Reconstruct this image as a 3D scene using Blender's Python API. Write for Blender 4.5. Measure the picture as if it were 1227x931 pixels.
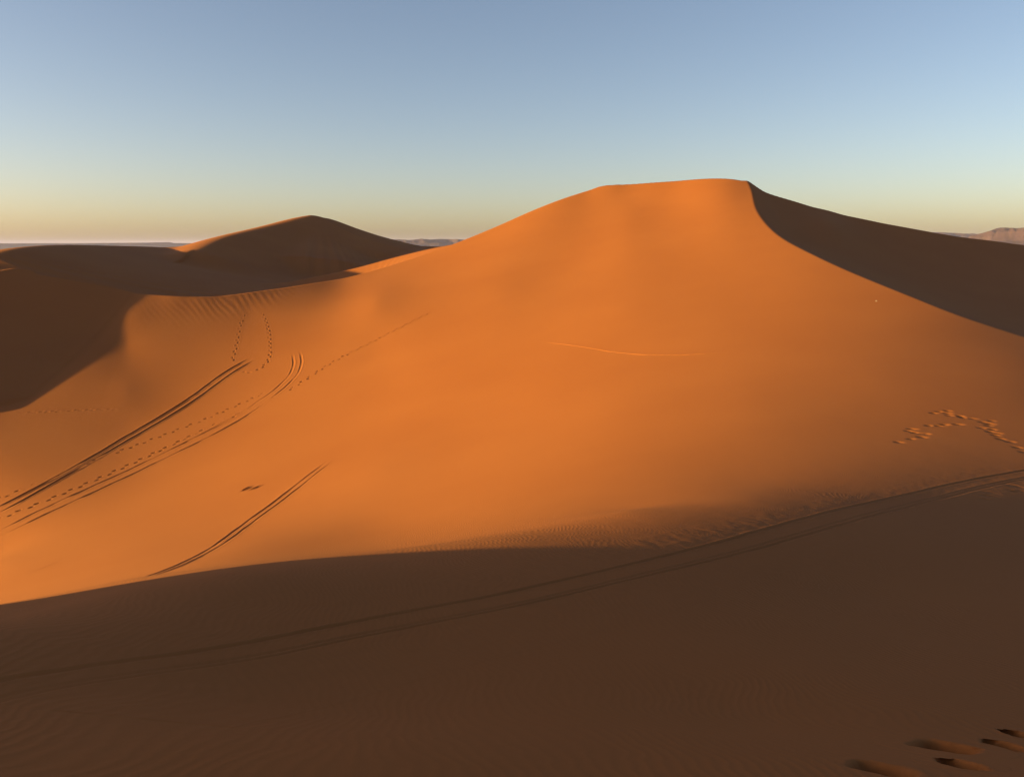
import bpy, math, random
import numpy as np

for o in list(bpy.data.objects):
    bpy.data.objects.remove(o, do_unlink=True)
scene = bpy.context.scene
COL = scene.collection

# ---------------------------------------------------------------- camera
cam = bpy.data.cameras.new('camera')
cam.sensor_width = 36.0
cam.lens = 36.0 * 927.0 / 1227.0
cam.clip_start = 0.1
cam.clip_end = 120000.0
camera = bpy.data.objects.new('camera', cam)
COL.objects.link(camera)
camera.location = (0, 0, 0)
camera.rotation_euler = (math.radians(90.0) - math.atan(173.5 / 927.0), 0, 0)
scene.camera = camera

# ---------------------------------------------------------------- sky and sun
SUN_EL = math.radians(5.5)
SUN_AZ = math.radians(100.0)          # to the left of the view direction, a little behind
world = bpy.data.worlds.new('World')
scene.world = world
world.use_nodes = True
wn = world.node_tree.nodes; wl = world.node_tree.links
sky = wn.new('ShaderNodeTexSky')
sky.sky_type = 'NISHITA'
sky.sun_disc = False
sky.sun_elevation = SUN_EL
sky.sun_rotation = -SUN_AZ
sky.altitude = 700.0
sky.air_density = 0.8
sky.dust_density = 2.0
sky.ozone_density = 1.0
tint = wn.new('ShaderNodeMix')                    # the camera's white balance on the sky
tint.data_type = 'RGBA'; tint.blend_type = 'MULTIPLY'
tint.inputs[0].default_value = 1.0
for s_ in tint.inputs:
    if s_.type == 'RGBA' and s_.name == 'A': wl.new(sky.outputs[0], s_)
    if s_.type == 'RGBA' and s_.name == 'B': s_.default_value = (1.0, 0.91, 0.95, 1.0)
wl.new([s_ for s_ in tint.outputs if s_.type == 'RGBA'][0], wn['Background'].inputs['Color'])
wn['Background'].inputs['Strength'].default_value = 0.068

sun = bpy.data.lights.new('sun', 'SUN')
sun.energy = 5.0
sun.angle = math.radians(0.53)
sun.color = (1.0, 0.64, 0.16)
sun_ob = bpy.data.objects.new('sun', sun)
COL.objects.link(sun_ob)
from mathutils import Vector
sdir = Vector((-math.cos(SUN_EL) * math.sin(SUN_AZ), math.cos(SUN_EL) * math.cos(SUN_AZ), math.sin(SUN_EL)))
sun_ob.location = sdir * 300
sun_ob.rotation_euler = sdir.to_track_quat('Z', 'Y').to_euler()

vs = scene.view_settings
vs.view_transform = 'Standard'
vs.look = 'None'
vs.exposure = 1.95
vs.gamma = 1.0
vs.use_curve_mapping = False
scene.cycles.use_denoising = True
scene.cycles.max_bounces = 6
scene.cycles.diffuse_bounces = 4

# ---------------------------------------------------------------- helpers
def tag(o, label=None, cat=None, group=None, kind=None):
    if label: o['label'] = label
    if cat: o['category'] = cat
    if group: o['group'] = group
    if kind: o['kind'] = kind
    return o

def mesh_object(name, verts, quads, mat, parent=None):
    verts = np.asarray(verts, np.float32); quads = np.asarray(quads, np.int32)
    me = bpy.data.meshes.new(name)
    nf, k = quads.shape
    me.vertices.add(len(verts)); me.vertices.foreach_set('co', verts.ravel())
    me.loops.add(nf * k); me.loops.foreach_set('vertex_index', quads.ravel())
    me.polygons.add(nf); me.polygons.foreach_set('loop_start', np.arange(0, nf * k, k, dtype=np.int32))
    me.polygons.foreach_set('use_smooth', np.ones(nf, bool))
    me.update(calc_edges=True)
    me.materials.append(mat)
    o = bpy.data.objects.new(name, me)
    COL.objects.link(o)
    if parent: o.parent = parent
    return o

def grid_quads(n, m):                 # n rows of m vertices
    i = np.arange(n - 1)[:, None] * m + np.arange(m - 1)[None]
    return np.stack([i, i + 1, i + m + 1, i + m], -1).reshape(-1, 4)

def new_mat(name):
    m = bpy.data.materials.new(name); m.use_nodes = True
    nt = m.node_tree; b = nt.nodes['Principled BSDF']
    b.inputs['Roughness'].default_value = 0.95
    b.inputs['Specular IOR Level'].default_value = 0.1
    return m, nt, b

def node(nt, kind, **kw):
    n = nt.nodes.new(kind)
    for k, v in kw.items():
        if k in n.inputs: n.inputs[k].default_value = v
        else: setattr(n, k, v)
    return n

def math_node(nt, op, a, b=None, c=None, clamp=False):
    n = nt.nodes.new('ShaderNodeMath'); n.operation = op; n.use_clamp = clamp
    for i, v in enumerate((a, b, c)):
        if v is None: continue
        if isinstance(v, (int, float)): n.inputs[i].default_value = v
        else: nt.links.new(v, n.inputs[i])
    return n.outputs[0]

# ---------------------------------------------------------------- materials
def sand_material(name, base, ripple=1.0):
    m, nt, b = new_mat(name)
    L = nt.links
    geo = nt.nodes.new('ShaderNodeNewGeometry')
    pos = geo.outputs['Position']
    # colour: iron-red grains, slow drifts of paler and redder sand
    n1 = node(nt, 'ShaderNodeTexNoise', Scale=0.06, Detail=4.0, Roughness=0.55)
    L.new(pos, n1.inputs['Vector'])
    n2 = node(nt, 'ShaderNodeTexNoise', Scale=420.0, Detail=1.0)
    L.new(pos, n2.inputs['Vector'])
    mix = math_node(nt, 'ADD', math_node(nt, 'MULTIPLY', n1.outputs[0], 0.7), math_node(nt, 'MULTIPLY', n2.outputs[0], 0.3))
    cr = nt.nodes.new('ShaderNodeValToRGB')
    cr.color_ramp.elements[0].position = 0.3
    cr.color_ramp.elements[1].position = 0.7
    c = np.array(base)
    cr.color_ramp.elements[0].color = (*(c * np.array([0.93, 0.90, 0.88])), 1)
    cr.color_ramp.elements[1].color = (*(c * np.array([1.07, 1.10, 1.12])), 1)
    L.new(mix, cr.inputs[0]); L.new(cr.outputs[0], b.inputs['Base Color'])
    # wind ripples: bent parallel crests about 12 cm apart, in patches
    mp = nt.nodes.new('ShaderNodeMapping'); L.new(pos, mp.inputs['Vector'])
    mp.inputs['Scale'].default_value = (1.0, 1.0, 0.25)
    wob = node(nt, 'ShaderNodeTexNoise', Scale=0.22, Detail=2.0); L.new(pos, wob.inputs['Vector'])
    wob2 = node(nt, 'ShaderNodeTexNoise', Scale=2.2, Detail=2.0); L.new(pos, wob2.inputs['Vector'])
    sep = nt.nodes.new('ShaderNodeSeparateXYZ'); L.new(mp.outputs[0], sep.inputs[0])
    ph = math_node(nt, 'MULTIPLY', sep.outputs[0], 1.0)
    ph = math_node(nt, 'ADD', ph, math_node(nt, 'MULTIPLY', sep.outputs[1], 0.18))
    ph = math_node(nt, 'ADD', ph, math_node(nt, 'MULTIPLY', wob.outputs[0], 3.2))
    ph = math_node(nt, 'ADD', ph, math_node(nt, 'MULTIPLY', wob2.outputs[0], 0.16))
    w = math_node(nt, 'SINE', math_node(nt, 'MULTIPLY', ph, 2 * math.pi / RIPPLE))
    w = math_node(nt, 'MULTIPLY_ADD', w, 0.5, 0.5)
    w = math_node(nt, 'POWER', w, 1.4)
    patch = node(nt, 'ShaderNodeTexNoise', Scale=0.09, Detail=2.0); L.new(pos, patch.inputs['Vector'])
    pm = nt.nodes.new('ShaderNodeMapRange'); pm.interpolation_type = 'SMOOTHSTEP'
    pm.inputs['From Min'].default_value = 0.38; pm.inputs['From Max'].default_value = 0.62
    pm.inputs['To Min'].default_value = 0.25; pm.inputs['To Max'].default_value = 1.0
    L.new(patch.outputs[0], pm.inputs['Value'])
    at = nt.nodes.new('ShaderNodeAttribute'); at.attribute_name = 'ripple'
    w = math_node(nt, 'MULTIPLY', math_node(nt, 'MULTIPLY', w, pm.outputs[0]), at.outputs['Fac'])
    gr = node(nt, 'ShaderNodeTexNoise', Scale=38.0, Detail=3.0); L.new(pos, gr.inputs['Vector'])
    un = node(nt, 'ShaderNodeTexNoise', Scale=1.1, Detail=3.0); L.new(pos, un.inputs['Vector'])
    hgt = math_node(nt, 'MULTIPLY', w, 0.0030 * ripple)
    hgt = math_node(nt, 'ADD', hgt, math_node(nt, 'MULTIPLY', gr.outputs[0], 0.0012))
    hgt = math_node(nt, 'ADD', hgt, math_node(nt, 'MULTIPLY', un.outputs[0], 0.012))
    bp = nt.nodes.new('ShaderNodeBump'); bp.inputs['Strength'].default_value = 1.0; bp.inputs['Distance'].default_value = 1.0
    L.new(hgt, bp.inputs['Height']); L.new(bp.outputs[0], b.inputs['Normal'])
    return m
RIPPLE = 0.11
SAND = sand_material('orange_sand', (0.28, 0.099, 0.027))

def rock_material(name, a, c):
    m, nt, b = new_mat(name)
    L = nt.links
    geo = nt.nodes.new('ShaderNodeNewGeometry'); pos = geo.outputs['Position']
    mp = nt.nodes.new('ShaderNodeMapping'); mp.inputs['Scale'].default_value = (1, 1, 6); L.new(pos, mp.inputs['Vector'])
    n1 = node(nt, 'ShaderNodeTexNoise', Scale=0.006, Detail=6.0, Roughness=0.6); L.new(mp.outputs[0], n1.inputs['Vector'])
    cr = nt.nodes.new('ShaderNodeValToRGB')
    cr.color_ramp.elements[0].position = 0.35; cr.color_ramp.elements[1].position = 0.65
    cr.color_ramp.elements[0].color = (*a, 1); cr.color_ramp.elements[1].color = (*c, 1)
    L.new(n1.outputs[0], cr.inputs[0]); L.new(cr.outputs[0], b.inputs['Base Color'])
    return m
ROCK = rock_material('red_rock', (0.045, 0.028, 0.034), (0.075, 0.044, 0.048))
PLAIN = rock_material('stony_plain', (0.06, 0.05, 0.05), (0.09, 0.07, 0.068))

# ---------------------------------------------------------------- shape of the ground
SLOPE_NODES = [
    (-2.84, 3.08, -2.34), (-4.03, 4.44, -2.91), (-5.67, 6.32, -3.41), (-8.55, 9.62, -5.32), (-54.34, 62.56, -28.43),
    (-68.74, 80.48, -28.16), (-78.79, 93.38, -24.56), (-2.51, 3.38, -2.52), (-3.67, 5.03, -3.22), (-4.88, 6.74, -3.70),
    (-6.44, 8.99, -4.64), (-11.62, 16.32, -8.15), (-41.88, 59.38, -25.39), (-45.32, 64.81, -26.49), (-52.11, 75.29, -26.79),
    (-64.22, 93.75, -24.77), (-70.13, 103.54, -23.01), (-74.57, 111.33, -21.35), (-2.06, 3.68, -2.68), (-2.89, 5.24, -3.39),
    (-4.47, 8.23, -4.31), (-5.95, 11.04, -5.23), (-11.31, 21.10, -9.61), (-27.05, 50.86, -21.15), (-36.33, 69.05, -24.71),
    (-44.26, 85.00, -25.24), (-51.39, 99.92, -23.66), (-56.97, 112.11, -21.29), (-65.04, 129.55, -16.95), (-71.22, 143.36, -11.73),
    (-1.51, 3.99, -2.86), (-2.24, 6.01, -3.86), (-3.58, 9.76, -4.84), (-4.20, 11.58, -5.21), (-8.62, 23.91, -10.31),
    (-14.42, 40.30, -16.43), (-25.55, 72.26, -22.62), (-29.42, 84.23, -22.98), (-37.29, 108.07, -21.06), (-41.27, 121.07, -18.66),
    (-49.54, 146.62, -11.78), (-51.71, 153.68, -9.41), (-0.82, 4.14, -2.96), (-1.11, 5.70, -3.78), (-2.04, 10.71, -5.17),
    (-2.80, 14.86, -6.33), (-5.00, 26.70, -11.06), (-7.81, 42.07, -15.79), (-11.59, 63.10, -18.90), (-15.94, 87.84, -19.67),
    (-19.65, 109.65, -17.47), (-21.45, 121.13, -15.47), (-25.08, 143.03, -10.63), (-30.80, 176.50, -4.37), (-0.07, 4.15, -3.00),
    (-0.10, 6.16, -3.98), (-0.19, 12.27, -5.66), (-0.29, 18.54, -7.33), (-0.38, 24.71, -9.56), (-0.58, 38.29, -13.36),
    (-0.88, 58.24, -15.88), (-1.20, 80.45, -16.27), (-1.58, 107.48, -13.35), (-1.92, 131.61, -8.87), (-2.26, 156.93, -3.37),
    (-2.73, 191.75, 6.07), (0.67, 4.02, -2.97), (0.98, 6.06, -3.97), (2.34, 14.89, -6.39), (3.86, 24.83, -8.85),
    (4.30, 27.85, -9.83), (6.78, 44.40, -12.70), (9.98, 66.18, -13.46), (13.06, 87.65, -12.14), (15.98, 108.52, -8.96),
    (21.05, 144.63, -1.19), (24.79, 172.32, 6.37), (28.30, 198.12, 15.39), (1.34, 3.87, -2.91), (2.06, 6.06, -4.04),
    (2.71, 8.11, -4.74), (5.59, 17.09, -7.05), (8.64, 26.68, -9.05), (11.18, 34.89, -10.78), (17.97, 56.76, -11.78),
    (24.61, 78.68, -10.53), (31.48, 101.84, -7.08), (37.98, 124.34, -2.07), (49.75, 164.78, 9.40), (52.69, 175.71, 12.82),
    (1.95, 3.68, -2.83), (3.50, 6.74, -4.31), (4.53, 8.94, -5.13), (6.98, 14.12, -6.74), (12.13, 24.78, -8.83),
    (25.75, 53.27, -11.22), (29.68, 62.14, -10.74), (41.13, 87.00, -7.96), (50.33, 107.62, -3.84), (2.49, 3.36, -2.69),
    (3.64, 4.99, -3.59), (8.63, 12.11, -6.38), (11.81, 17.18, -7.69), (18.05, 26.46, -9.67), (29.47, 43.55, -11.35),
    (45.72, 68.26, -10.27), (57.60, 86.65, -8.19), (2.85, 3.07, -2.50), (4.65, 5.10, -3.70), (10.06, 11.39, -6.25),
    (13.64, 15.93, -7.59), (28.09, 33.16, -11.12), (37.27, 44.45, -11.68), (0.00, 0.00, -1.61), (0.00, -8.00, -1.76),
    (-10.00, -6.00, -0.82), (-25.00, -14.00, 1.72), (-60.00, -30.00, -1.53), (-110.00, -50.00, -9.01), (-14.00, 4.00, -2.89),
    (-26.00, 0.00, -2.86), (-36.00, 8.00, -2.63), (-48.00, 6.00, -9.00), (-80.00, 20.00, -26.91), (-90.00, 50.00, -29.60),  # leading nodes: unseen ridge at left, raised to cast shade on the foreground
    (-130.00, 60.00, -34.73), (20.00, -10.00, -3.43), (40.00, -5.00, -7.55), (60.00, 20.00, -12.80), (90.00, 50.00, -17.99),
    (110.00, 90.00, -16.44), (0.00, -60.00, -9.94), (60.00, -60.00, -15.99), (-60.00, -110.00, -10.00), (200.00, 50.00, -28.02),
    (200.00, -100.00, -30.00), (-250.00, 0.00, -38.02), (-250.00, -200.00, -35.99), (0.00, -250.00, -30.02), (-73.00, 175.00, 0.59),
    (-55.00, 190.00, -0.90), (-20.00, 205.00, 5.79), (-10.00, 215.00, 11.91), (15.00, 215.00, 19.21), (30.00, 222.00, 26.26),
    (50.00, 215.00, 25.56), (65.00, 222.00, 28.01), (75.00, 190.00, 17.40), (75.00, 150.00, 6.62), (80.00, 120.00, -0.26),
    (90.00, 95.00, -10.45), (0.00, 300.00, 39.63), (100.00, 300.00, 40.18), (-100.00, 260.00, 10.30), (-67.20, 147.95, -10.22),
    (-62.15, 149.06, -10.07), (-57.30, 150.99, -9.80), (-41.71, 163.26, -7.85), (-36.58, 168.07, -7.07), (7.36, 191.86, 8.77),
    (18.89, 197.10, 13.11), (30.83, 194.57, 14.55), (39.03, 190.03, 14.91), (47.12, 183.03, 14.28),
]
LEE_NODES = [
    (51.09, 178.85, 14.92), (50.27, 171.80, 12.57), (50.08, 166.64, 10.35), (50.19, 159.80, 7.21), (50.69, 151.76, 4.08),
    (51.10, 142.09, 0.74), (52.03, 133.20, -1.67), (52.46, 124.39, -3.72), (53.04, 111.53, -5.99), (52.51, 100.62, -7.34),
    (51.95, 90.10, -8.37), (50.93, 76.62, -8.89), (56.79, 179.74, 11.69), (63.14, 180.79, 9.95), (68.98, 181.86, 8.42),
    (76.18, 182.76, 6.77), (85.97, 183.35, 4.90), (94.55, 184.15, 3.48), (105.44, 186.22, 1.87), (123.32, 189.39, -0.09),
    (141.50, 193.85, -1.94), (38.27, 173.80, 18.57), (38.08, 168.64, 16.35), (38.19, 161.80, 13.21), (38.69, 153.76, 10.08),
    (39.10, 144.09, 6.74), (40.03, 135.20, 4.33), (40.46, 126.39, 2.28), (41.04, 113.53, 0.01), (40.51, 102.62, -1.34),
    (39.95, 92.10, -2.37), (38.93, 78.62, -2.89), (66.08, 164.64, 4.35), (66.69, 149.76, -1.92), (68.03, 131.20, -7.67),
    (69.04, 109.53, -11.99), (67.95, 88.10, -13.37), (59.79, 193.74, 16.69), (66.14, 194.79, 14.95), (71.98, 195.86, 13.42),
    (79.18, 196.76, 11.77), (88.97, 197.35, 9.90), (97.55, 198.15, 8.48), (108.44, 200.22, 6.87), (126.32, 203.39, 4.91),
    (144.50, 207.85, 3.06), (200.00, 120.00, -30.00), (180.00, 180.00, -20.00), (140.00, 90.00, -26.00),
]
CREST_LINE = [
    (-105.00, 20.00, -36.00), (-107.00, 60.00, -30.00), (-108.00, 90.00, -22.00), (-107.00, 118.00, -11.00), (-96.89, 148.13, -4.35),
    (-91.36, 149.26, -5.17), (-83.49, 149.23, -6.27), (-77.22, 149.20, -7.53), (-71.05, 147.81, -8.56), (-58.53, 149.98, -9.97),
    (-48.00, 157.86, -9.65), (-38.08, 166.71, -8.06), (-26.77, 174.96, -5.13), (-10.35, 182.71, 0.95), (7.36, 191.86, 8.72),
    (18.89, 197.10, 12.78), (24.08, 197.54, 14.02), (37.32, 191.40, 14.36), (47.12, 183.03, 14.66), (50.75, 178.94, 14.24),
    (51.95, 179.12, 13.62), (56.79, 179.74, 11.29), (63.14, 180.79, 9.15), (68.98, 181.86, 7.52), (76.18, 182.76, 5.87),
    (85.97, 183.35, 4.00), (94.55, 184.15, 2.58), (105.44, 186.22, 0.97), (123.32, 189.39, -0.99), (167.02, 199.26, -5.43),
]
FAR_RIDGE_A = [
    (-118.19, 148.76, -17.11), (-114.39, 159.15, -5.51), (-110.29, 169.23, -1.68), (-113.92, 194.03, -0.40), (-118.66, 231.34, -0.60),
    (-120.56, 274.71, -1.43), (-119.56, 318.29, -3.66),
]
FAR_RIDGE_B = [
    (-97.70, 243.10, -1.78), (-99.62, 272.35, 2.27), (-95.33, 307.57, 6.70), (-90.48, 325.66, 9.79), (-86.29, 339.20, 11.77),
    (-82.88, 344.16, 11.05),
]
FAR_RIDGE_B2 = [
    (-86.29, 339.20, 11.77), (-78.59, 341.06, 9.90), (-63.53, 346.22, 4.68), (-49.88, 352.49, 0.73), (-37.65, 360.04, -2.25),
    (-5.39, 374.96, -9.03),
]
APRON_LINE = [
    (-63.31, 208.60, -10.76), (-44.76, 211.31, -7.09), (-32.45, 212.54, -3.89), (-22.05, 210.85, -1.43), (-13.97, 207.53, 0.00),
]
S_LIP0, S_LIP1, S_TOP = 149.7, 209.1, 298.0
SINGLE_B = False
HORN_ZX = -0.185
HORN_TOE = [-68, -69, -71, -73, -76]
# ---- numbers fitted to the place and its shade (metres, camera eye at the origin) ----
def asinh_warp(x, y):
    r = np.hypot(x, y) + 1e-9
    g = np.arcsinh(r / 12.0) / r
    return np.stack([x * g, y * g], -1)

def tps_kernel(d2):
    return 0.5 * d2 * np.log(d2 + 1e-12)

class Spline:                       # thin-plate surface through height nodes
    def __init__(self, nodes, lam=1e-6):
        nodes = np.array(nodes, float)
        q = asinh_warp(nodes[:, 0], nodes[:, 1]); n = len(q)
        d = ((q[:, None] - q[None]) ** 2).sum(-1)
        a = np.zeros((n + 3, n + 3))
        a[:n, :n] = tps_kernel(d) + lam * np.eye(n)
        a[:n, n] = 1; a[:n, n + 1:] = q; a[n, :n] = 1; a[n + 1:, :n] = q.T
        self.c = np.linalg.solve(a, np.r_[nodes[:, 2], 0, 0, 0]); self.q = q
    def __call__(self, x, y):
        sh = x.shape; w = asinh_warp(x.ravel(), y.ravel()); o = np.empty(len(w))
        q = self.q; qq = (q ** 2).sum(-1)
        for i in range(0, len(w), 40000):
            p = w[i:i + 40000]
            d = np.maximum(0, (p ** 2).sum(-1)[:, None] + qq[None] - 2 * p @ q.T)
            o[i:i + 40000] = tps_kernel(d) @ self.c[:-3] + self.c[-3] + p @ self.c[-2:]
        return o.reshape(sh)

def smooth_line(pts, step):         # Catmull-Rom through points, resampled evenly
    p = np.array(pts, float)
    p = np.vstack([2 * p[0] - p[1], p, 2 * p[-1] - p[-2]])
    out = []
    for i in range(1, len(p) - 2):
        t = np.linspace(0, 1, 24, endpoint=False)[:, None]
        a, b, c, d = p[i - 1], p[i], p[i + 1], p[i + 2]
        out.append(0.5 * (2 * b + (c - a) * t + (2 * a - 5 * b + 4 * c - d) * t ** 2 + (3 * b - a - 3 * c + d) * t ** 3))
    out = np.vstack(out + [p[-2][None]])
    s = np.r_[0, np.cumsum(np.hypot(*(np.diff(out[:, :2], axis=0).T)))]
    n = max(2, int(round(s[-1] / step)) + 1)
    si = np.linspace(0, s[-1], n)
    return np.stack([np.interp(si, s, out[:, k]) for k in range(out.shape[1])], -1), si

class Ridge:                        # a line of heights; gives arc length, signed distance, height
    def __init__(self, pts, step=2.0, endless=False):
        self.endless = endless
        self.p, self.s = smooth_line(pts, step)
    def __call__(self, x, y):
        sh = x.shape; x = x.ravel(); y = y.ravel()
        S = np.empty(len(x)); D = np.empty(len(x)); Z = np.empty(len(x))
        a = self.p[:-1]; b = self.p[1:]; e = b[:, :2] - a[:, :2]; L2 = (e ** 2).sum(-1); L = np.sqrt(L2)
        for i in range(0, len(x), 40000):
            px = x[i:i + 40000, None]; py = y[i:i + 40000, None]
            m = np.argmin((px - (a[:, 0] + b[:, 0])[None] / 2) ** 2 + (py - (a[:, 1] + b[:, 1])[None] / 2) ** 2, 1)
            px = px[:, 0]; py = py[:, 0]
            t = ((px - a[m, 0]) * e[m, 0] + (py - a[m, 1]) * e[m, 1]) / L2[m]
            tc = np.clip(t, 0, 1)
            if self.endless:
                tc = np.where(m == 0, np.minimum(t, 1), np.where(m == len(a) - 1, np.maximum(t, 0), tc))
            dx = px - a[m, 0] - tc * e[m, 0]; dy = py - a[m, 1] - tc * e[m, 1]
            sg = np.sign(e[m, 0] * dy - e[m, 1] * dx)     # + on the left of travel
            D[i:i + 40000] = sg * np.hypot(dx, dy)
            S[i:i + 40000] = self.s[m] + tc * L[m]
            Z[i:i + 40000] = a[m, 2] + np.clip(tc, 0, 1) * (b[m, 2] - a[m, 2])
        return S.reshape(sh), D.reshape(sh), Z.reshape(sh)

def smin(a, b, k):
    h = np.clip(0.5 + 0.5 * (b - a) / k, 0, 1)
    return b + (a - b) * h - k * h * (1 - h)
def smax(a, b, k):
    return -smin(-a, -b, k)
def sstep(a, b, x):
    t = np.clip((x - a) / (b - a), 0, 1)
    return t * t * (3 - 2 * t)

def hash2(i, j, seed):
    h = (i.astype(np.int64) * 374761393 + j.astype(np.int64) * 668265263 + seed * 1274126177) & 0xffffffff
    h = ((h ^ (h >> 13)) * 1274126177) & 0xffffffff
    return ((h ^ (h >> 16)) & 0xffff) / 65535.0
def noise2(x, y, seed=0):           # smooth value noise, -1 to 1
    i = np.floor(x); j = np.floor(y); u = x - i; v = y - j
    u = u * u * u * (u * (6 * u - 15) + 10); v = v * v * v * (v * (6 * v - 15) + 10)
    a = hash2(i, j, seed); b = hash2(i + 1, j, seed); c = hash2(i, j + 1, seed); d = hash2(i + 1, j + 1, seed)
    return 2 * (a + (b - a) * u + (c - a) * v + (a - b - c + d) * u * v) - 1
def fbm(x, y, seed=0, octaves=4):
    o = 0; amp = 0.5
    for k in range(octaves):
        o = o + amp * noise2(x, y, seed + k); x = x * 2.03 + 11.3; y = y * 2.03 - 7.7; amp *= 0.5
    return o

SLOPE = Spline(SLOPE_NODES)         # foreground dune, valley and sunlit face in one sweep
LEE = Spline(LEE_NODES)             # shaded face right of the near brink
CREST = Ridge(CREST_LINE, endless=True)           # skyline crest, from left to right
def _crest_gap():                   # how far the swept face misses the crest line, by bearing
    p = CREST.p; b = np.arctan2(p[:, 0], p[:, 1]); r = np.hypot(p[:, 0], p[:, 1])
    w = sstep(S_LIP1 - 22, S_LIP1 + 22, CREST.s) * (1 - sstep(S_TOP - 2, S_TOP + 10, CREST.s))
    gap = (p[:, 2] - SLOPE(p[:, 0], p[:, 1]) + 0.25) * w
    bb = np.linspace(-0.62, 0.62, 250); o = np.argsort(b)
    g = np.interp(bb, b[o], gap[o]); rc = np.interp(bb, b[o], r[o])
    def soft(v, k): k = np.exp(-(np.arange(-3 * k, 3 * k + 1) / k) ** 2); k /= k.sum(); return np.convolve(np.pad(v, len(k) // 2, mode='edge'), k, 'valid')
    return bb, soft(g, 6), soft(rc, 5)
CREST_GAP = _crest_gap()
def crest_lift(x, y):               # brings the swept face up to meet its crest
    b = np.arctan2(x, y); dr = np.minimum(0, np.hypot(x, y) - np.interp(b, CREST_GAP[0], CREST_GAP[2]))
    return np.interp(b, CREST_GAP[0], CREST_GAP[1]) * np.exp(-(dr / 32.0) ** 2), dr

def HORN(x, y):                     # shaded slip face of the dune on the left
    toe = np.interp(y, [60, 98, 122, 147, 175], HORN_TOE)
    yy = np.linspace(40, 260, 120)
    tx = np.interp(yy, [60, 98, 122, 147, 175], HORN_TOE)
    tz = SLOPE(tx, yy) + crest_lift(tx, yy)[0]
    z = np.interp(y, yy, tz) + 0.1
    top = -0.66 * y - 11
    up = np.where(x < toe, HORN_ZX * (x - toe), -0.4 * (x - toe))
    return z + up - 0.40 * 0.5 * (top - x + np.sqrt((top - x) ** 2 + 12.0))
FAR_A = Ridge(FAR_RIDGE_A)
FAR_B = Ridge(FAR_RIDGE_B)
FAR_B2 = Ridge(FAR_RIDGE_B2)
APRON = Ridge(APRON_LINE)

def roof(rg, x, y, left, right, wl, wr, k=0.0):
    s, d, z = rg(x, y)
    if k: d = np.where(d > 0, np.sqrt(d * d + k * k) - k, -(np.sqrt(d * d + k * k) - k))
    return z - np.where(d > 0, left * wl * (1 - np.exp(-np.abs(d) / wl)), right * wr * (1 - np.exp(-np.abs(d) / wr))) - 0.3 * np.maximum(0, np.abs(d) - 70)

def terrain(x, y, want_zone=False):
    a = SLOPE(x, y)
    r = np.hypot(x, y); zone = np.zeros(x.shape, int)
    th = np.arctan2(x, y)
    split = np.interp(th, [-0.7, -0.3, 0.0, 0.35, 0.6], [42, 55, 68, 58, 46])
    zone[(r > split) & (np.abs(th) < 1.6)] = 1
    far = (r > 60) & (y > 0)
    X = x[far]; Y = y[far]; Z1 = zone[far]
    s, d, zc = CREST(X, Y)
    lift, dr = crest_lift(X, Y)
    A = a[far] + lift
    horn = HORN(X, Y); lee = LEE(X, Y)
    m = sstep(100, 130, np.hypot(X, Y)) * sstep(-20, -45, X)
    hl = horn - 60 * (1 - m)
    Z1 = np.where(hl > A, 2, Z1)
    A = smax(A, hl, 0.5)
    Z1 = np.where(lee < A, 1, Z1)
    lee = lee + 60 * (1 - sstep(10, 40, X))
    t = smin(A, lee, 0.25)
    # streaks and small slumps on the steep lip under the saddle crest
    sb = np.arctan2(X, Y) * 160.0
    lip = sstep(-15, -4.0, dr) * (1 - sstep(-2.0, 0.0, dr)) * sstep(-74, -66, sb) * (1 - sstep(-56, -32, sb))
    t = t + lip * 0.021 * (0.55 + 0.45 * noise2(sb / 4.0, dr / 8.0, 7)) * np.sin(2 * np.pi * ((sb + 0.28 * dr) / 1.25 + 0.5 * noise2(sb / 3.0, dr / 12.0, 5)))
    back = zc - np.where(d > 0, 0.50 * 30 * (1 - np.exp(-d / 30.0)), d * 0.75)
    t = smin(t, back, 0.2)
    Z1 = np.where((t > back - 0.2) & (d > 3) & (X < -40), 3, Z1)
    # everything behind the crest
    fa = roof(FAR_A, X, Y, 0.20, 0.30, 300, 70, 3.0)
    fb = np.maximum(roof(FAR_B, X, Y, 0.34, 0.50, 60, 45, 6.0), -99)
    fb2 = roof(FAR_B2, X, Y, 0.5, 0.36, 60, 70, 0.6)
    fbm_ = np.minimum(fb, 99)
    ap = roof(APRON, X, Y, 0.42, 0.30, 40, 30, 1.0)
    floor = -19 - 22 * sstep(330, 520, np.hypot(X, Y)) - 16 * sstep(30, 120, X) - 14 * np.maximum(sstep(-125, -175, X), sstep(150, 110, Y))
    dune_b = smax(fbm_, fb2, 0.8) if not SINGLE_B else fbm_
    behind = np.stack([floor, fa, dune_b, ap]); k = behind.argmax(0)
    bh = smax(smax(floor, fa, 2.5), smax(dune_b, ap, 1.0), 2.0) - 80 * (1 - sstep(0.5, 8.0, d))
    Z1 = np.where(bh > t, np.choose(k, [3, 4, 5, 1]), Z1)
    t = np.where(d > 0, smax(t, bh, 1.2), t)
    a[far] = t; zone[far] = Z1
    w = sstep(380, 620, r)
    a = a * (1 - w) - 46.5 * w
    return (a, zone) if want_zone else a

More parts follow.
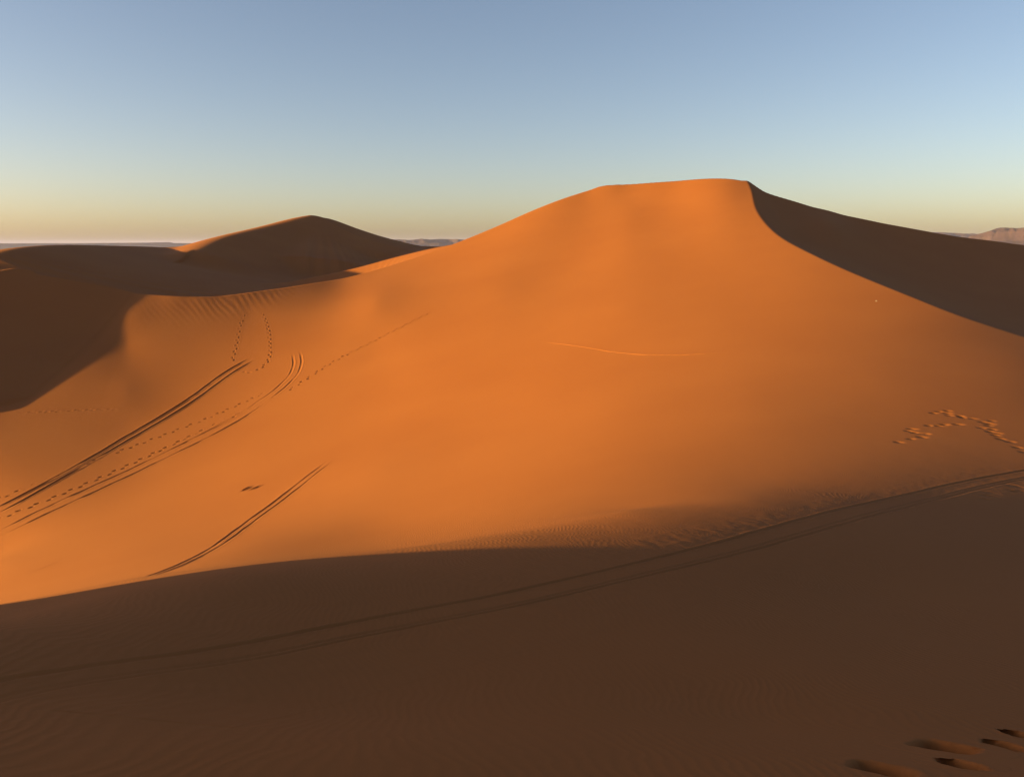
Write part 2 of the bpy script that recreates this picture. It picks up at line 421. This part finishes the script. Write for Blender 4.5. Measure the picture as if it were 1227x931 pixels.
# ---------------------------------------------------------------- the dunes
def radial_steps():
    a = np.geomspace(0.05, 3.0, 34, endpoint=False)
    b = np.geomspace(3.0, 85.0, 560, endpoint=False)
    c = np.geomspace(85.0, 250.0, 470, endpoint=False)
    d = np.geomspace(250.0, 400.0, 110, endpoint=False)
    e = np.geomspace(400.0, 720.0, 30)
    return np.r_[a, b, c, d, e]
def angle_steps():
    dense = np.radians(np.linspace(-41, 41, 840))
    left = np.radians(np.linspace(-180, -41, 110, endpoint=False))
    right = np.radians(np.linspace(41, 180, 111))[1:]
    return np.r_[left, dense, right]
RAD = radial_steps(); ANG = angle_steps()
RR, TT = np.meshgrid(RAD, ANG, indexing='ij')
GX = RR * np.sin(TT); GY = RR * np.cos(TT)
GZ, ZONE = terrain(GX, GY, True)
NA = len(ANG)
VERT = np.stack([GX, GY, GZ], -1).reshape(-1, 3)
QUAD = grid_quads(len(RAD), NA)[:, ::-1]
qx = VERT[QUAD, 0].mean(1); qy = VERT[QUAD, 1].mean(1)
qz = ZONE.reshape(-1)[QUAD[:, 0]]
keep = np.ones(len(QUAD), bool)

def ripple_amount(x, y):
    r = np.hypot(x, y)
    return (1.0 - sstep(26, 60, r) * 0.93) * (1.0 + 0.7 * (1 - sstep(11, 20, r)))

def set_ripple(o):
    me = o.data
    co = np.empty(len(me.vertices) * 3, np.float32); me.vertices.foreach_get('co', co); co = co.reshape(-1, 3)
    at = me.attributes.new('ripple', 'FLOAT', 'POINT')
    at.data.foreach_set('value', ripple_amount(co[:, 0], co[:, 1]).astype(np.float32))

# ---------------------------------------------------------------- tracks and prints pressed into the sand
TRACK_NEAR = [
    (-3.91, 4.89, 0.21), (-3.88, 5.28, 0.21), (-3.82, 5.67, 0.21), (-3.71, 6.06, 0.22), (-3.58, 6.47, 0.23), (-3.40, 6.90, 0.24),
    (-3.17, 7.34, 0.25), (-2.90, 7.80, 0.27), (-2.59, 8.28, 0.28), (-2.23, 8.77, 0.29), (-1.81, 9.26, 0.30), (-1.33, 9.78, 0.31),
    (-0.80, 10.35, 0.32), (-0.21, 11.00, 0.33), (0.46, 11.77, 0.35), (1.23, 12.69, 0.36), (2.12, 13.76, 0.37), (3.16, 14.98, 0.39),
    (4.38, 16.39, 0.42), (5.84, 18.06, 0.45), (7.61, 20.07, 0.49), (9.79, 22.53, 0.53), (12.48, 25.52, 0.55), (15.64, 28.81, 0.55),
    (19.04, 31.94, 0.54), (22.49, 34.61, 0.51), (25.94, 36.85, 0.48), (29.38, 38.84, 0.46),
]
TRACK_DEEP = [
    (-53.40, 73.78, 0.83), (-52.84, 74.92, 0.81), (-52.33, 76.18, 0.78), (-51.90, 77.59, 0.72), (-51.53, 79.16, 0.65), (-51.20, 80.87, 0.57),
    (-50.89, 82.71, 0.51), (-50.59, 84.66, 0.47), (-50.28, 86.69, 0.45), (-49.96, 88.82, 0.47), (-49.62, 91.02, 0.50), (-49.24, 93.28, 0.54),
    (-48.80, 95.56, 0.59), (-48.28, 97.85, 0.60), (-47.71, 100.16, 0.61), (-47.11, 102.57, 0.63), (-46.52, 105.12, 0.65), (-45.92, 107.80, 0.65),
    (-45.34, 110.64, 0.66), (-44.77, 113.65, 0.69), (-44.14, 116.71, 0.73), (-43.30, 119.57, 0.72), (-42.12, 121.94, 0.73), (-40.66, 123.84, 0.75),
]
TRACK_LOOP = [
    (-34.99, 123.97, 0.61), (-33.26, 118.72, 0.61), (-32.57, 113.91, 0.63), (-32.88, 109.85, 0.68), (-33.63, 106.45, 0.69), (-34.49, 103.45, 0.77),
    (-35.40, 100.73, 0.87), (-36.34, 98.26, 0.94), (-37.32, 96.00, 0.97), (-38.29, 93.88, 0.98), (-39.24, 91.87, 0.95), (-40.15, 89.91, 0.90),
    (-41.01, 87.99, 0.87), (-41.83, 86.11, 0.84), (-42.60, 84.25, 0.84), (-43.30, 82.41, 0.85), (-43.96, 80.58, 0.87), (-44.57, 78.81, 0.89),
    (-45.16, 77.10, 0.91), (-45.73, 75.48, 0.91), (-46.30, 73.94, 0.91), (-46.86, 72.49, 0.90), (-47.41, 71.11, 0.89), (-47.96, 69.82, 0.88),
    (-48.52, 68.60, 0.87), (-49.09, 67.43, 0.88),
]
TRACK_LOW = [
    (-15.88, 29.20, 0.27), (-16.39, 32.96, 0.27), (-16.90, 36.73, 0.27), (-17.41, 40.50, 0.27), (-17.92, 44.26, 0.27), (-18.52, 48.09, 0.32),
    (-18.95, 51.79, 0.34), (-19.15, 55.27, 0.36), (-19.15, 58.53, 0.38), (-19.01, 61.70, 0.39), (-18.77, 64.89, 0.40), (-18.43, 68.10, 0.39),
    (-17.94, 71.17, 0.38), (-17.31, 74.03, 0.38),
]
TRACK_SCRAPE = [
    (-24.64, 67.64, 0.44), (-24.45, 68.08, 0.48), (-24.27, 68.53, 0.54), (-24.09, 68.99, 0.59), (-23.91, 69.45, 0.63), (-23.71, 69.90, 0.66),
]
GROOVE = [
    (2.85, 103.08, 0.00), (4.65, 100.70, 0.00), (6.38, 98.19, 0.00), (8.01, 95.53, 0.00), (9.52, 92.79, 0.00), (10.94, 90.12, 0.00),
    (12.31, 87.68, 0.00), (13.65, 85.61, 0.00), (14.97, 83.89, 0.00), (16.28, 82.42, 0.00), (17.59, 81.17, 0.00), (18.90, 80.19, 0.00),
    (20.23, 79.44, 0.00), (21.56, 78.80, 0.00), (22.87, 78.18, 0.00), (24.17, 77.58, 0.00),
]
GROOVE_FAINT = [
    (-34.97, 48.64, -0.00), (-34.58, 49.59, -0.00), (-34.20, 50.58, -0.00), (-33.82, 51.63, -0.00), (-33.43, 52.75, -0.00), (-33.04, 53.93, -0.00),
    (-32.64, 55.15, -0.00), (-32.22, 56.41, -0.00),
]
TRAIL_A = [
    (-55.69, 77.86, -0.00), (-54.63, 78.80, -0.00), (-53.66, 79.90, -0.00), (-52.83, 81.26, -0.00), (-52.09, 82.83, -0.00), (-51.35, 84.51, -0.00),
    (-50.53, 86.17, -0.00), (-49.63, 87.81, -0.00), (-48.68, 89.49, -0.00), (-47.68, 91.19, -0.00), (-46.56, 92.80, -0.00), (-45.37, 94.40, -0.00),
    (-44.15, 96.04, -0.00), (-42.86, 97.68, -0.00), (-41.51, 99.32, -0.00), (-40.15, 101.06, -0.00), (-38.78, 102.90, -0.00), (-37.38, 104.80, -0.00),
    (-35.91, 106.70, -0.00), (-34.40, 108.60, -0.00),
]
TRAIL_B = [
    (-51.88, 72.14, -0.00), (-50.80, 73.39, -0.00), (-49.70, 74.69, -0.00), (-48.66, 76.16, -0.00), (-47.71, 77.89, -0.00), (-46.82, 79.86, -0.00),
    (-45.94, 81.99, -0.00), (-45.03, 84.25, -0.00), (-44.07, 86.60, -0.00), (-43.03, 89.01, -0.00), (-41.88, 91.42, -0.00), (-40.63, 93.85, -0.00),
    (-39.28, 96.30, -0.00), (-37.78, 98.66, -0.00), (-36.11, 100.88, -0.00), (-34.31, 103.04, -0.00), (-32.50, 105.40, -0.00), (-30.84, 108.33, -0.00),
    (-29.29, 111.83, -0.00), (-27.61, 115.33, -0.00), (-25.59, 118.40, -0.00), (-23.29, 121.10, -0.00), (-20.85, 123.73, -0.00), (-18.32, 126.50, -0.00),
    (-15.73, 129.52, -0.00), (-13.08, 132.75, -0.00),
]
TRAIL_C = [
    (-49.62, 144.61, -0.00), (-49.15, 141.65, -0.00), (-48.62, 138.70, -0.00), (-47.97, 135.74, -0.00), (-47.22, 132.77, -0.00), (-46.46, 129.85, -0.00),
    (-45.77, 127.00, -0.00), (-45.09, 124.17, -0.00), (-44.35, 121.32, -0.00),
]
TRAIL_D = [
    (-46.56, 144.26, -0.00), (-45.10, 141.24, -0.00), (-43.73, 138.14, -0.00), (-42.51, 134.95, -0.00), (-41.40, 131.72, -0.00), (-40.35, 128.51, -0.00),
    (-39.43, 125.41, -0.00), (-38.81, 122.60, -0.00), (-38.65, 120.34, -0.00), (-38.93, 118.72, -0.00), (-39.53, 117.74, -0.00), (-40.40, 117.51, -0.00),
    (-41.41, 117.66, -0.00), (-42.39, 117.65, -0.00),
]
TRAIL_F = [
    (-69.10, 104.05, -0.00), (-66.94, 104.24, -0.00), (-64.80, 104.47, -0.00), (-62.68, 104.73, -0.00), (-60.54, 104.99, -0.00), (-58.37, 105.21, -0.00),
    (-56.16, 105.37, -0.00), (-53.94, 105.51, -0.00),
]
PRINTS = [
    (22.17, 43.21), (23.30, 43.98), (24.23, 46.14), (24.70, 46.67), (24.36, 45.67), (24.62, 45.41),
    (24.20, 44.51), (24.90, 45.31), (26.21, 47.50), (26.81, 47.50), (27.30, 47.71), (28.24, 47.87),
    (28.32, 50.89), (28.90, 51.25), (29.22, 50.87), (29.01, 50.24), (29.57, 51.43), (29.64, 50.06),
    (29.57, 49.66), (30.06, 49.43), (30.21, 48.50), (30.38, 48.17), (31.00, 48.89), (30.06, 47.61),
    (29.23, 47.00), (29.68, 46.63), (29.20, 46.11), (29.40, 45.77), (29.01, 45.26), (28.78, 44.31),
    (28.92, 43.74), (28.51, 42.41), (28.25, 41.35),
]
PRINTS_SHADE = [
    (20.13, 31.73), (19.75, 30.90), (19.11, 30.01), (22.52, 33.67), (21.83, 32.36), (22.14, 32.38),
    (22.57, 33.44), (18.97, 28.38),
]
PRINTS_NEAR = [
    (3.16, 5.09, 0.47), (3.68, 5.21, 0.27), (4.12, 5.69, 0.19), (2.84, 4.38, 0.24), (2.19, 4.12, 0.37),
]
SCRAP = [
    (43.88, 93.52),
]

PARTS = []                            # (name, verts, quads, zone, label, kind)

def lay_strip(name, line, margin, zone, label, relief, ds=0.2, dl=0.06, kind=None):
    """A ribbon of finely cut sand along a line; relief(s, l, g, total) is the height it adds."""
    p, s = smooth_line(line, ds)
    t = np.gradient(p[:, :2], axis=0); t /= np.hypot(t[:, 0], t[:, 1])[:, None]
    nrm = np.stack([-t[:, 1], t[:, 0]], -1)
    g = p[:, 2]; half = float(g.max()) + margin
    k = int(math.ceil(half / dl)); l = np.linspace(-half, half, 2 * k + 1)
    x = p[:, 0][:, None] + nrm[:, 0][:, None] * l; y = p[:, 1][:, None] + nrm[:, 1][:, None] * l
    base = terrain(x, y)
    S_ = np.broadcast_to(s[:, None], x.shape); L_ = np.broadcast_to(l[None], x.shape)
    global CUR_X, CUR_Y
    CUR_X, CUR_Y = x, y
    add = relief(S_, L_, g[:, None], s[-1])
    endf = np.minimum(S_, s[-1] - S_)
    add = add * sstep(0.0, 0.6, half - np.abs(L_)) if half > 0.9 else add * sstep(0.0, 0.35 * half, half - np.abs(L_))
    rr_ = np.hypot(p[:, 0], p[:, 1]); cell_ = np.maximum(0.05, np.where(rr_ < 85, 0.0075 * rr_, 0.004 * rr_))[:, None]
    inw = np.minimum(half - np.abs(L_), endf)
    lift = 0.0012 - 0.009 * (1 - sstep(0.0, 1.0, inw / (0.6 * cell_ + dl)))
    z = base + add + lift
    skirt = np.zeros(x.shape, bool); skirt[:, [0, -1]] = True; skirt[[0, -1], :] = True
    z = np.where(skirt, base - 0.03, z)
    PARTS.append((name, np.stack([x, y, z], -1).reshape(-1, 3), grid_quads(*x.shape)[:, ::-1], zone, label, kind))
    # take the coarse sand out from under the ribbon
    cand = np.where((qx > x.min()) & (qx < x.max()) & (qy > y.min()) & (qy < y.max()))[0]
    if len(cand):
        cx = qx[cand]; cy = qy[cand]; r = np.hypot(cx, cy)
        cell = np.maximum(0.05, np.where(r < 85, 0.0075 * r, 0.004 * r))
        ok = np.zeros(len(cand), bool)
        for i in range(0, len(cand), 20000):
            d2 = (cx[i:i + 20000, None] - p[None, :, 0]) ** 2 + (cy[i:i + 20000, None] - p[None, :, 1]) ** 2
            m = d2.argmin(1); d = np.sqrt(d2[np.arange(len(m)), m])
            inner = (s[m] > cell[i:i + 20000] * 1.2 + ds) & (s[m] < s[-1] - cell[i:i + 20000] * 1.2 - ds)
            ok[i:i + 20000] = (d < half - cell[i:i + 20000] - dl) & inner
        keep[cand[ok]] = False

def rut(d, w, depth, berm=0.42):                 # a pressed groove with low shoulders of pushed-up sand
    return -depth * np.exp(-(d / w) ** 4) + berm * depth * (np.exp(-((np.abs(d) - 1.75 * w) / (0.55 * w)) ** 2))

def wheel_relief(depth, w, seed, fade=3.0, tread=0.0, wander=0.05, gaps=0.0, berm=0.42):
    def f(s, l, g, total):
        e = sstep(0, fade, s) * sstep(0, fade, total - s)
        mod = 1 + 0.35 * noise2(s / 3.1, 0 * s + 1.5, seed) + 0.2 * noise2(s / 0.7, l / 0.5, seed + 1)
        if gaps: mod = mod * (1 - gaps * sstep(-0.1, 0.4, noise2(s / 2.3, 0 * s + 4.5, seed + 5)))
        off = wander * noise2(s / 2.0, 0 * s + 0.5, seed + 2)
        z = rut(l - g - off, w, depth, berm) + rut(l + g - off, w, depth * 0.9, berm)
        if tread: z = z + tread * np.sin(2 * np.pi * (s + 0.4 * np.abs(np.abs(l) - g)) / 0.2) * np.exp(-((np.abs(l) - g) / w) ** 2)
        return z * mod * e + 0.006 * noise2(s / 0.25, l / 0.25, seed + 3)
    return f

def foot_relief(step, depth, seed, size=0.17, spread=0.16, fade=2.0, rim=0.4):
    def f(s, l, g, total):
        z = np.zeros(s.shape)
        n = int(total / step); rnd = random.Random(seed)
        for k in range(n + 1):
            c = (k + 0.5 + rnd.uniform(-0.15, 0.15)) * step; o = spread * (1 if k % 2 else -1) + rnd.uniform(-0.05, 0.05)
            dd = depth * rnd.uniform(0.7, 1.25) * min(1, c / fade) * min(1, max(0, (total - c) / fade))
            q = np.sqrt(((s - c) / (size * 1.5)) ** 2 + ((l - o) / size) ** 2)
            z += -dd * np.exp(-q ** 4) + rim * dd * np.exp(-((q - 1.45) / 0.4) ** 2)
        return z
    return f

def groove_relief(depth, w, seed, fade=4.0, berm=0.42):
    def f(s, l, g, total):
        e = sstep(0, fade, s) * sstep(0, fade, total - s)
        off = 0.06 * noise2(s / 1.7, 0 * s + 0.5, seed)
        return rut(l - off, w, depth, berm) * e * (1 + 0.5 * noise2(s / 1.2, 0 * s + 2.5, seed + 1))
    return f

def dents(x, y, spots, depth, seed):  # prints skewed in shape to hold shade: slope away from sun, gentle rise
    z = np.zeros(x.shape); rnd = random.Random(seed)
    for px, py in spots:
        a = rnd.uniform(-0.45, 0.45); ca, sa = math.cos(a), math.sin(a)
        u = (x - px) * ca + (y - py) * sa; v = -(x - px) * sa + (y - py) * ca
        ln = rnd.uniform(0.8, 1.1); w = rnd.uniform(0.17, 0.24)
        f = sstep(-0.30, 0.12, u / ln) * (1 - sstep(0.03, 0.55, u / ln))
        z = np.minimum(z, -depth * rnd.uniform(0.75, 1.25) * f * np.exp(-(v / w) ** 4))
    return z
def near_relief(s, l, g, total):      # two shallow tyre bands, crisp on the uphill side
    mod = 1 + 0.3 * noise2(s / 2.1, 0 * s + 1.5, 40)
    off = 0.02 * noise2(s / 1.5, 0 * s + 0.5, 42)
    k = 0.65 + 0.35 * sstep(4.0, 22.0, s); w = 0.045 * (0.8 + 1.1 * sstep(6.0, 30.0, s))
    z = rut(l - g - off, w, 0.026 * k, 0.25) + rut(l + g - off, w, 0.026 * k, 0.2) + rut(l + 0.62 * g - off, w, 0.015 * k, 0.2)
    z = z - 0.008 * np.exp(-(l / (1.05 * g)) ** 8)
    tread = 0.0025 * np.sin(2 * np.pi * (s + 0.5 * np.abs(l - 0.5 * g)) / 0.16) * np.exp(-((np.abs(l) - 0.8 * g) / (0.25 * g)) ** 2)
    return (z + tread) * mod + 0.003 * noise2(s / 0.2, l / 0.2, 43) + dents(CUR_X, CUR_Y, PRINTS_SHADE, 0.035, 301)
lay_strip('tyre_track', TRACK_NEAR, 1.5, 0, 'wide twin wheel track climbing across the shaded slope', near_relief, 0.05, 0.03)
lay_strip('tyre_track', TRACK_DEEP, 1.0, 1, 'deep twin ruts ending beside the two footprint lines from the crest', wheel_relief(0.085, 0.17, 50, 5.0, 0.0, 0.06), 0.15, 0.07)
lay_strip('tyre_track', TRACK_LOOP, 1.0, 1, 'shallower twin track that hooks round at its top end', wheel_relief(0.045, 0.16, 60, 4.0, 0.0, 0.08, 0.5), 0.15, 0.07)
lay_strip('tyre_track', TRACK_LOW, 0.8, 1, 'narrow twin track low on the sunlit slope', wheel_relief(0.035, 0.11, 70, 5.0, 0.0, 0.05), 0.15, 0.05)
lay_strip('tyre_track', TRACK_SCRAPE, 0.8, 1, 'short dark gouge of two joined grooves in the bright slope', wheel_relief(0.13, 0.12, 80, 1.2, 0.0, 0.03), 0.08, 0.05)
lay_strip('sand_groove', GROOVE, 0.9, 1, 'thin single line curving across the middle of the sunlit face', groove_relief(0.034, 0.13, 90, 6.0, 0.2), 0.15, 0.05)
lay_strip('sand_groove', GROOVE_FAINT, 0.8, 1, 'faint straight line low on the sunlit slope', groove_relief(0.016, 0.14, 95, 5.0), 0.15, 0.06)
lay_strip('footprint_trail', TRAIL_A, 0.85, 1, 'dotted footprint line close along the deep ruts', foot_relief(0.92, 0.085, 101, 0.15, 0.24, 2.0, 0.15), 0.1, 0.07)
lay_strip('footprint_trail', TRAIL_B, 0.85, 1, 'long dotted footprint line following the hooked track and climbing on', foot_relief(0.92, 0.095, 102, 0.17, 0.25, 2.0, 0.15), 0.1, 0.07)
lay_strip('footprint_trail', TRAIL_C, 0.9, 1, 'footprint line coming straight down from the saddle crest to the ruts', foot_relief(1.25, 0.085, 103, 0.19, 0.20, 2.0, 0.2), 0.1, 0.07)
lay_strip('footprint_trail', TRAIL_D, 0.9, 1, 'footprint line bending round at its foot to the end of the ruts', foot_relief(1.05, 0.08, 104, 0.19, 0.19, 2.0, 0.2), 0.1, 0.07)
lay_strip('footprint_trail', TRAIL_F, 0.85, 1, 'faint footprint line level with the end of the dark shadow', foot_relief(0.75, 0.025, 105, 0.2, 0.2), 0.12, 0.08)

def lay_print(name, x0, y0, length, width, ang, depth, zone, label, seed, rim=0.4, tail=0.0, rings=15, segs=30):
    """One footprint: a small disc of sand with a hollow and a pushed-up rim."""
    R0 = 2.1 * length * 0.5 + 0.06
    rr = np.linspace(0, 1, rings)[:, None] * R0; aa = np.linspace(0, 2 * np.pi, segs, endpoint=False)[None]
    u = (rr * np.cos(aa)).ravel(); v = (rr * np.sin(aa)).ravel()
    u = u[segs - 1:]; v = v[segs - 1:]                      # one centre vertex
    ca, sa = math.cos(ang), math.sin(ang)
    x = x0 + u * ca - v * sa; y = y0 + u * sa + v * ca
    base = terrain(x, y)
    wu = width * (0.5 + 0.10 * np.cos(2.2 * u / (0.5 * length)) + 0.06 * u / (0.5 * length))
    q = np.sqrt((u / (0.5 * length)) ** 2 + (v / wu) ** 2) + 0.10 * noise2(u / (0.3 * length), v / (0.3 * length), seed)
    add = -depth * np.exp(-np.maximum(q, 0) ** 6) * (1 + 0.25 * np.tanh(3 * u / length))
    add = add + rim * depth * np.exp(-((q - 1.35) / 0.28) ** 2) * (0.7 + 0.5 * noise2(x / 0.1, y / 0.1, seed + 1))
    add = add - tail * depth * np.exp(-((v / (0.6 * wu)) ** 2) - ((u + 0.8 * length) / (0.4 * length)) ** 2)
    rr1 = np.hypot(u, v) / R0
    z = base + add * (1 - sstep(0.75, 0.97, rr1)) + 0.0008
    z[rr1 > 0.995] = base[rr1 > 0.995] - 0.006
    n = rings - 1; quads = []
    for j in range(segs):
        k = (j + 1) % segs
        quads.append((0, 1 + j, 1 + k, 1 + k))
    tri = [(a, b, c) for a, b, c, d in quads]
    for i in range(n - 1):
        for j in range(segs):
            k = (j + 1) % segs
            a = 1 + i * segs + j; b = 1 + i * segs + k; c = a + segs; d = b + segs
            tri.append((a, c, d)); tri.append((a, d, b))
    PARTS.append((name, np.stack([x, y, z], -1), np.array(tri), zone, label, None))
    cell = max(0.03, 0.0075 * math.hypot(x0, y0))
    near = np.where((np.abs(qx - x0) < R0) & (np.abs(qy - y0) < R0))[0]
    hole = np.hypot(qx[near] - x0, qy[near] - y0) < R0 - cell * 1.1 - 0.01
    keep[near[hole]] = False

rnd = random.Random(7)
PX = np.array(PRINTS)
spine = [(px, py, 0.0) for px, py in zip(np.linspace(PX[:, 0].min() - 3.0, PX[:, 0].max() + 3.0, 6), np.full(6, 0.5 * (PX[:, 1].min() + PX[:, 1].max())))]
lay_strip('footprint_trail', spine, 0.5 * (PX[:, 1].max() - PX[:, 1].min()) + 1.6, 1, 'scattered dark footprints on the slope above the wide wheel track',
          lambda s, l, g, total: dents(CUR_X, CUR_Y, PRINTS, 0.06, 200), 0.06, 0.06)
for i, (x, y, ln) in enumerate(PRINTS_NEAR):
    lay_print('footprint', x, y, ln * 0.85, 0.40, rnd.uniform(-0.2, 0.05), 0.15, 0, None, 400 + i, 0.03, 0.0, 34, 48)


DUNE_INFO = [
    ('sand_dune', 'brown shaded near slope crossed by a wide twin wheel track', 'dune'),
    ('sand_dune', 'great orange sunlit dune with flat summit and one dark shaded flank', 'dune'),
    ('sand_dune', 'dark shaded slip face of the dune beside the saddle crest', 'dune'),
    ('sand_flat', 'shaded sandy hollow behind the saddle crest, before the pointed dune', 'sand flat'),
    ('sand_dune', 'long low dark dune with rounded top behind the saddle crest', 'dune'),
    ('sand_dune', 'dark pointed distant dune with a thin sunlit edge', 'dune'),
]
DUNES = []
for zi, (nm, lab, cat) in enumerate(DUNE_INFO):
    q = QUAD[(qz == zi) & keep]
    used = np.unique(q); remap = np.zeros(len(VERT), np.int64); remap[used] = np.arange(len(used))
    o = mesh_object(nm, VERT[used], remap[q], SAND)
    set_ripple(o)
    tag(o, lab, cat, None, 'structure')
    DUNES.append(o)

for nm, v, q, zi, lab, kd in PARTS:
    o = mesh_object(nm, v, q, SAND, DUNES[zi])
    set_ripple(o)
    tag(o, lab, None, None, kd)

# ---------------------------------------------------------------- plain and far rock
def plain():
    rad = np.r_[0.0, np.geomspace(500, 45000, 24)]; ang = np.linspace(-math.pi, math.pi, 97)
    R_, A_ = np.meshgrid(rad, ang, indexing='ij')
    v = np.stack([R_ * np.sin(A_), R_ * np.cos(A_), np.full_like(R_, -45.0)], -1).reshape(-1, 3)
    o = mesh_object('desert_plain', v[97 - 1:], grid_quads(24, 97)[:, ::-1] + 1, PLAIN)
    return tag(o, 'flat pale stony plain running out to the horizon', 'plain', None, 'structure')
plain()

# ---------------------------------------------------------------- far rock
def far_hill(name, label, cat, dist, depth, profile, seed, cliff=0.5, gully=0.35):
    """A ridge of rock: profile is (azimuth in degrees, height above the plain); it stands dist metres away."""
    az = np.radians([p[0] for p in profile]); hh = np.array([p[1] for p in profile], float)
    n = max(60, int((az[-1] - az[0]) * dist / 14.0)); n = min(n, 500); m = 40
    A_ = np.linspace(az[0], az[-1], n)
    H_ = np.interp(A_, az, hh)
    t = np.linspace(-1, 1, m)
    AA, T_ = np.meshgrid(A_, t, indexing='ij')
    R_ = dist + T_ * depth * 0.5
    x = R_ * np.sin(AA); y = R_ * np.cos(AA)
    g = fbm(x / 160.0, y / 160.0, seed, 5)
    edge = 1.0 - np.abs(T_) + gully * 0.55 * g
    talus = sstep(0.02, 0.55, edge) * (1 - cliff) ; scarp = sstep(0.50, 0.62, edge) * cliff
    z = -46 + H_[:, None] * (talus + scarp) * (1 + 0.06 * fbm(x / 60.0, y / 60.0, seed + 9, 3))
    o = mesh_object(name, np.stack([x, y, z], -1).reshape(-1, 3), grid_quads(n, m)[:, ::-1], ROCK)
    return tag(o, label, cat, None, 'structure')
# ---------------------------------------------------------------- a pale scrap lying on the slope
def scrap():
    m, nt, b = new_mat('pale_scrap')
    nz = node(nt, 'ShaderNodeTexNoise', Scale=9.0, Detail=3.0)
    cr = nt.nodes.new('ShaderNodeValToRGB')
    cr.color_ramp.elements[0].color = (0.35, 0.33, 0.30, 1); cr.color_ramp.elements[1].color = (0.55, 0.53, 0.50, 1)
    nt.links.new(nz.outputs[0], cr.inputs[0]); nt.links.new(cr.outputs[0], b.inputs['Base Color'])
    x0, y0 = SCRAP[0]; n = 13
    u, v = np.meshgrid(np.linspace(-1, 1, n), np.linspace(-1, 1, n), indexing='ij')
    w = np.clip(1 - (u * u + v * v) * 0.5, 0, 1)
    x = x0 + 0.09 * u + 0.015 * noise2(u * 3, v * 3, 71); y = y0 + 0.07 * v + 0.015 * noise2(u * 3, v * 3, 72)
    z = terrain(x, y) + 0.06 * w + 0.04 * w * noise2(u * 2.3, v * 2.3, 73) - 0.02 * (1 - w)
    top = np.stack([x, y, z], -1).reshape(-1, 3); bot = np.stack([x, y, z - 0.02], -1).reshape(-1, 3)
    q = grid_quads(n, n); rim = np.r_[np.arange(n), np.arange(2 * n - 1, n * n, n), np.arange(n * n - 2, n * n - n - 1, -1), np.arange(n * n - 2 * n, 0, -n)]
    side = np.stack([rim, np.roll(rim, -1), np.roll(rim, -1) + n * n, rim + n * n], -1)
    o = mesh_object('crumpled_scrap', np.vstack([top, bot]), np.vstack([q[:, ::-1], q + n * n, side]), m)
    return tag(o, 'tiny white scrap lying alone on the orange slope below the shaded ridge', 'scrap')
scrap()

far_hill('mesa', 'flat-topped pinkish mesa with a blue shaded gully on the horizon', 'mesa', 6000, 1100,
         [(28.6, 2), (29.6, 60), (30.3, 98), (30.9, 112), (31.5, 138), (32.0, 141), (32.7, 137), (33.3, 141), (34.2, 120), (36, 90), (38, 2)], 3, 0.55, 0.6)
far_hill('hills', 'long low bluish ridge running out beside the mesa', 'hill', 9000, 1500,
         [(22.0, 2), (24.5, 110), (26.6, 140), (28.2, 152), (30.1, 138), (33, 125), (38, 100), (44, 2)], 14, 0.3, 0.4)
far_hill('hills', 'purple broken hills in the gap beside the pointed dune', 'hill', 8000, 1400,
         [(-15, 2), (-12, 60), (-8.2, 84), (-7.4, 78), (-6.6, 90), (-6.0, 84), (-5.2, 90), (-4, 86), (-2, 70), (1, 2)], 25, 0.35, 0.8)
far_hill('hills', 'faint flat plateau with a small step behind the long dark dune', 'hill', 12000, 2500,
         [(-42, 2), (-38, 40), (-33, 46), (-29, 48), (-27, 52), (-25, 56), (-23.55, 63), (-23.25, 50), (-20, 47), (-15, 2)], 36, 0.5, 0.2)

# ---------------------------------------------------------------- the air between
def haze():
    s = 46000.0; z0, z1 = -49.0, 120.0
    v = [(-s, -s, z0), (s, -s, z0), (s, s, z0), (-s, s, z0), (-s, -s, z1), (s, -s, z1), (s, s, z1), (-s, s, z1)]
    q = [(3, 2, 1, 0), (4, 5, 6, 7), (0, 1, 5, 4), (1, 2, 6, 5), (2, 3, 7, 6), (3, 0, 4, 7)]
    m = bpy.data.materials.new('haze_air'); m.use_nodes = True
    nt = m.node_tree; nt.nodes.remove(nt.nodes['Principled BSDF'])
    pv = nt.nodes.new('ShaderNodeVolumePrincipled')
    pv.inputs['Color'].default_value = (0.45, 0.50, 1.0, 1)
    pv.inputs['Density'].default_value = HAZE
    pv.inputs['Anisotropy'].default_value = 0.0
    nt.links.new(pv.outputs[0], nt.nodes['Material Output'].inputs['Volume'])
    o = mesh_object('haze', v, q, m)
    for p in o.data.polygons: p.use_smooth = False
    return tag(o, 'thin pale haze in the air over the desert', 'haze', None, 'stuff')
HAZE = 0.000035
haze()
